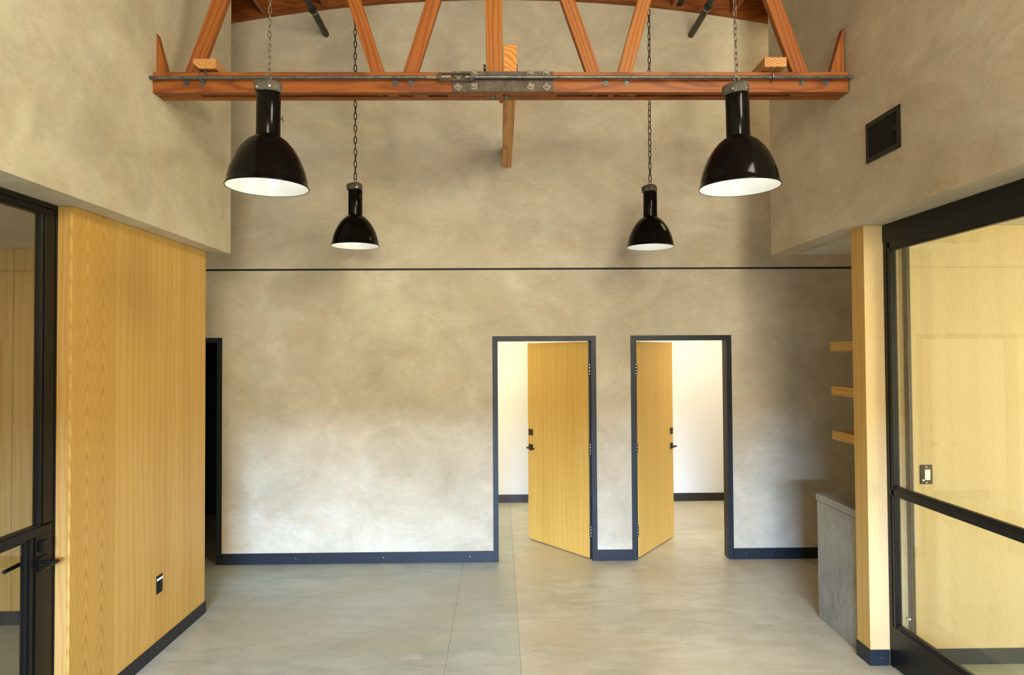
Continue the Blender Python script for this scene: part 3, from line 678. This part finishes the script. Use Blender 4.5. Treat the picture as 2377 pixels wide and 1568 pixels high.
for a, b_2 in ((-0.94, 0.8), (0.85, 2.6)):
    box('glass_pane', (XG - 0.028, XG - 0.021, a, b_2, 1.12, 2.745), M['glass'], g2); box('glass_pane', (XG - 0.028, XG - 0.021, a, b_2, 0.12, 1.066), M['glass'], g2)
wall_panels('wall_left_partition', [(-2.46, -2.30, -5.6, -1.0, 0, ZS)], M['plaster'], 'plaster partition on the left behind the viewer')

# ------------------------------------------------------------------ right sliding glass wall
XW = 2.459
sg = thing('window_2', (XW + 0.03, 3.0, 0), 'large black steel framed glass wall on the right with header track and middle rail', 'window', kind='structure')
box('header', (XW, XW + 0.050, -5.55, 4.335, 2.684, 2.801), M['black'], sg, 0.003)
boxes('track', [(XW + 0.050, XW + 0.200, -5.55, 4.335, 2.735, 2.801), (XW + 0.008, XW + 0.012, -5.55, 4.33, 2.672, 2.684)], M['black'], sg, 0.001)
boxes('stile', [(XW + 0.004, XW + 0.044, 4.297, 4.334, 0.0, 2.684), (XW + 0.008, XW + 0.040, 4.284, 4.298, 0.262, 2.684), (XW + 0.004, XW + 0.044, 4.262, 4.285, 0.262, 2.684)], M['black'], sg, 0.002)
boxes('top_rail', [(XW + 0.004, XW + 0.044, 0.0, 4.297, 2.640, 2.684), (XW + 0.010, XW + 0.038, 0.0, 4.262, 2.628, 2.641)], M['black'], sg, 0.002)
boxes('mid_rail', [(XW + 0.004, XW + 0.044, 0.0, 4.297, 1.082, 1.122), (XW + 0.008, XW + 0.040, 0.0, 4.270, 1.121, 1.134), (XW + 0.012, XW + 0.036, 0.0, 4.26, 1.133, 1.147)], M['black'], sg, 0.002)
boxes('bottom_rail', [(XW + 0.002, XW + 0.046, 0.0, 4.297, 0.010, 0.262), (XW + 0.008, XW + 0.040, 0.0, 4.285, 0.261, 0.273), (XW + 0.012, XW + 0.036, 0.0, 4.27, 0.272, 0.285)], M['black'], sg, 0.002)
boxes('stile', [(XW + 0.004, XW + 0.044, 0.0, 0.06, 0.0, 2.684)], M['black'], sg, 0.002)
box('glass_pane', (XW + 0.021, XW + 0.028, 0.06, 4.27, 1.14, 2.632), M['glass'], sg)
box('glass_pane', (XW + 0.021, XW + 0.028, 0.06, 4.27, 0.28, 1.085), M['glass'], sg)
s2 = thing('window_3', (XW + 0.14, 3.0, 0), 'second sliding glass panel standing behind the right glass wall', 'window', kind='structure')
YB = 4.325
boxes('stile', [(XW + 0.124, XW + 0.158, YB - 0.022, YB, 0.0, 2.735), (XW + 0.130, XW + 0.150, YB - 0.030, YB - 0.021, 0.19, 2.70), (XW + 0.124, XW + 0.158, 0.4, 0.46, 0.0, 2.735)], M['bronze'], s2, 0.001)
boxes('top_rail', [(XW + 0.124, XW + 0.158, 0.46, YB - 0.022, 2.675, 2.735), (XW + 0.130, XW + 0.150, 0.46, YB - 0.03, 2.662, 2.676)], M['bronze'], s2, 0.001)
boxes('bottom_rail', [(XW + 0.124, XW + 0.158, 0.46, YB - 0.022, 0.010, 0.190), (XW + 0.130, XW + 0.150, 0.46, YB - 0.03, 0.189, 0.204)], M['bronze'], s2, 0.001)
box('glass_pane', (XW + 0.137, XW + 0.143, 0.46, YB - 0.03, 0.20, 2.665), M['glass'], s2)
bm = tube(bmesh.new(), (XW + 0.116, YB - 0.012, 0.295), (XW + 0.1235, YB - 0.012, 0.295), 0.011, seg=12); tube(bm, (XW + 0.106, YB - 0.012, 0.295), (XW + 0.117, YB - 0.012, 0.295), 0.006, seg=8)
link_mesh('latch', bm, M['chrome'], s2)
boxes('stile', [(XW + 0.004, XW + 0.044, -5.55, -5.49, 0.0, 2.684), (XW + 0.004, XW + 0.044, -2.75, -2.69, 0.0, 2.684)], M['black'], sg, 0.002)
boxes('rail', [(XW + 0.004, XW + 0.044, -5.49, 0.0, a, b_2) for a, b_2 in ((2.640, 2.684), (1.082, 1.134), (0.010, 0.27))], M['black'], sg, 0.002)
for a, b_2 in ((-5.49, -2.75), (-2.69, 0.0)):
    box('glass_pane', (XW + 0.021, XW + 0.028, a, b_2, 1.134, 2.64), M['glass'], sg); box('glass_pane', (XW + 0.021, XW + 0.028, a, b_2, 0.27, 1.082), M['glass'], sg)


# ------------------------------------------------------------------ small wall things
v = thing('wall_vent', (XR, 3.965, 3.27), 'square black louvred air vent on the right upper wall', 'vent')
ya, yb, za, zb = 3.788, 4.146, 3.146, 3.391
fwv = 0.030
boxes('vent_frame', [(XR - 0.008, XR + 0.02, ya, ya + fwv, za, zb), (XR - 0.008, XR + 0.02, yb - fwv, yb, za, zb), (XR - 0.008, XR + 0.02, ya + fwv, yb - fwv, za, za + fwv), (XR - 0.008, XR + 0.02, ya + fwv, yb - fwv, zb - fwv, zb)], M['black'], v, 0.002)
bm = bmesh.new(); yy = ya + fwv + 0.006
while yy < yb - fwv - 0.004:
    bx(bm, XR - 0.003, XR + 0.012, yy, yy + 0.004, za + fwv, zb - fwv); yy += 0.0125
tag(link_mesh('louvre_slats', bm, M['black'], v), kind='stuff')
box('vent_back', (XR - 0.0005, XR + 0.016, ya + 0.01, yb - 0.01, za + 0.01, zb - 0.01), M['reveal'], v)
box('vent_lever', (XR - 0.012, XR - 0.002, ya + 0.036, ya + 0.050, 3.262, 3.270), M['bronze'], v)

ou = thing('power_outlet', (-2.297, 4.655, 0.40), 'black power outlet with a white sticker strip, low on the left oak wall', 'outlet')
box('plate', (-2.297, -2.291, 4.617, 4.693, 0.400, 0.520), M['black'], ou, 0.0015)
box('sticker', (-2.2915, -2.2895, 4.618, 4.696, 0.487, 0.503), M['white'], ou)
box('socket_insert', (-2.291, -2.2885, 4.637, 4.673, 0.418, 0.486), M['enamel'], ou, 0.001)
for zc in (0.437, 0.467):
    boxes('socket_slots', [(-2.2885, -2.288, 4.647, 4.649, zc - .005, zc + .005), (-2.2885, -2.288, 4.660, 4.662, zc - .005, zc + .005)], M['rod'], ou)
sw = thing('light_switch', (2.716, 4.335, 1.14), 'bronze switch plate with a white rocker on the oak office wall behind the right glass', 'switch')
box('plate', (2.676, 2.756, 4.329, 4.335, 1.142, 1.264), M['bronze'], sw, 0.002)
box('rocker', (2.702, 2.739, 4.324, 4.330, 1.168, 1.236), M['white'], sw, 0.002)
box('sticker', (2.688, 2.702, 4.3275, 4.3292, 1.162, 1.172), M['white'], sw)
for z in (1.152, 1.252): link_mesh('screw', tube(bmesh.new(), (2.716, 4.3275, z), (2.716, 4.3295, z), 0.004, seg=8), M['chrome'], sw)

# concrete counter and floating shelves
ct = thing('kitchen_counter', (2.6, 4.81, 0), 'grey cast concrete counter with a slab top beside the oak wing wall', 'counter')
box('counter_body', (2.376, 2.86, 4.49, 5.122, 0.0, 0.872), M['counter'], ct, 0.003)
box('counter_top', (2.370, 2.86, 4.49, 5.128, 0.877, 0.927), M['counter'], ct, 0.002)
for z, yy, lab in ((1.996, 5.155, 'oak floating shelf, topmost of three above the concrete counter'), (1.663, 5.150, 'oak floating shelf, middle of three above the concrete counter'), (1.328, 5.145, 'oak floating shelf, lowest of three above the concrete counter')):
    o = box('floating_shelf', (2.512, 2.86, 4.49, yy, z, z + 0.066), M['oak_y'], None, 0.0015)
    tag(o, lab, 'shelf', 'floating oak shelves')
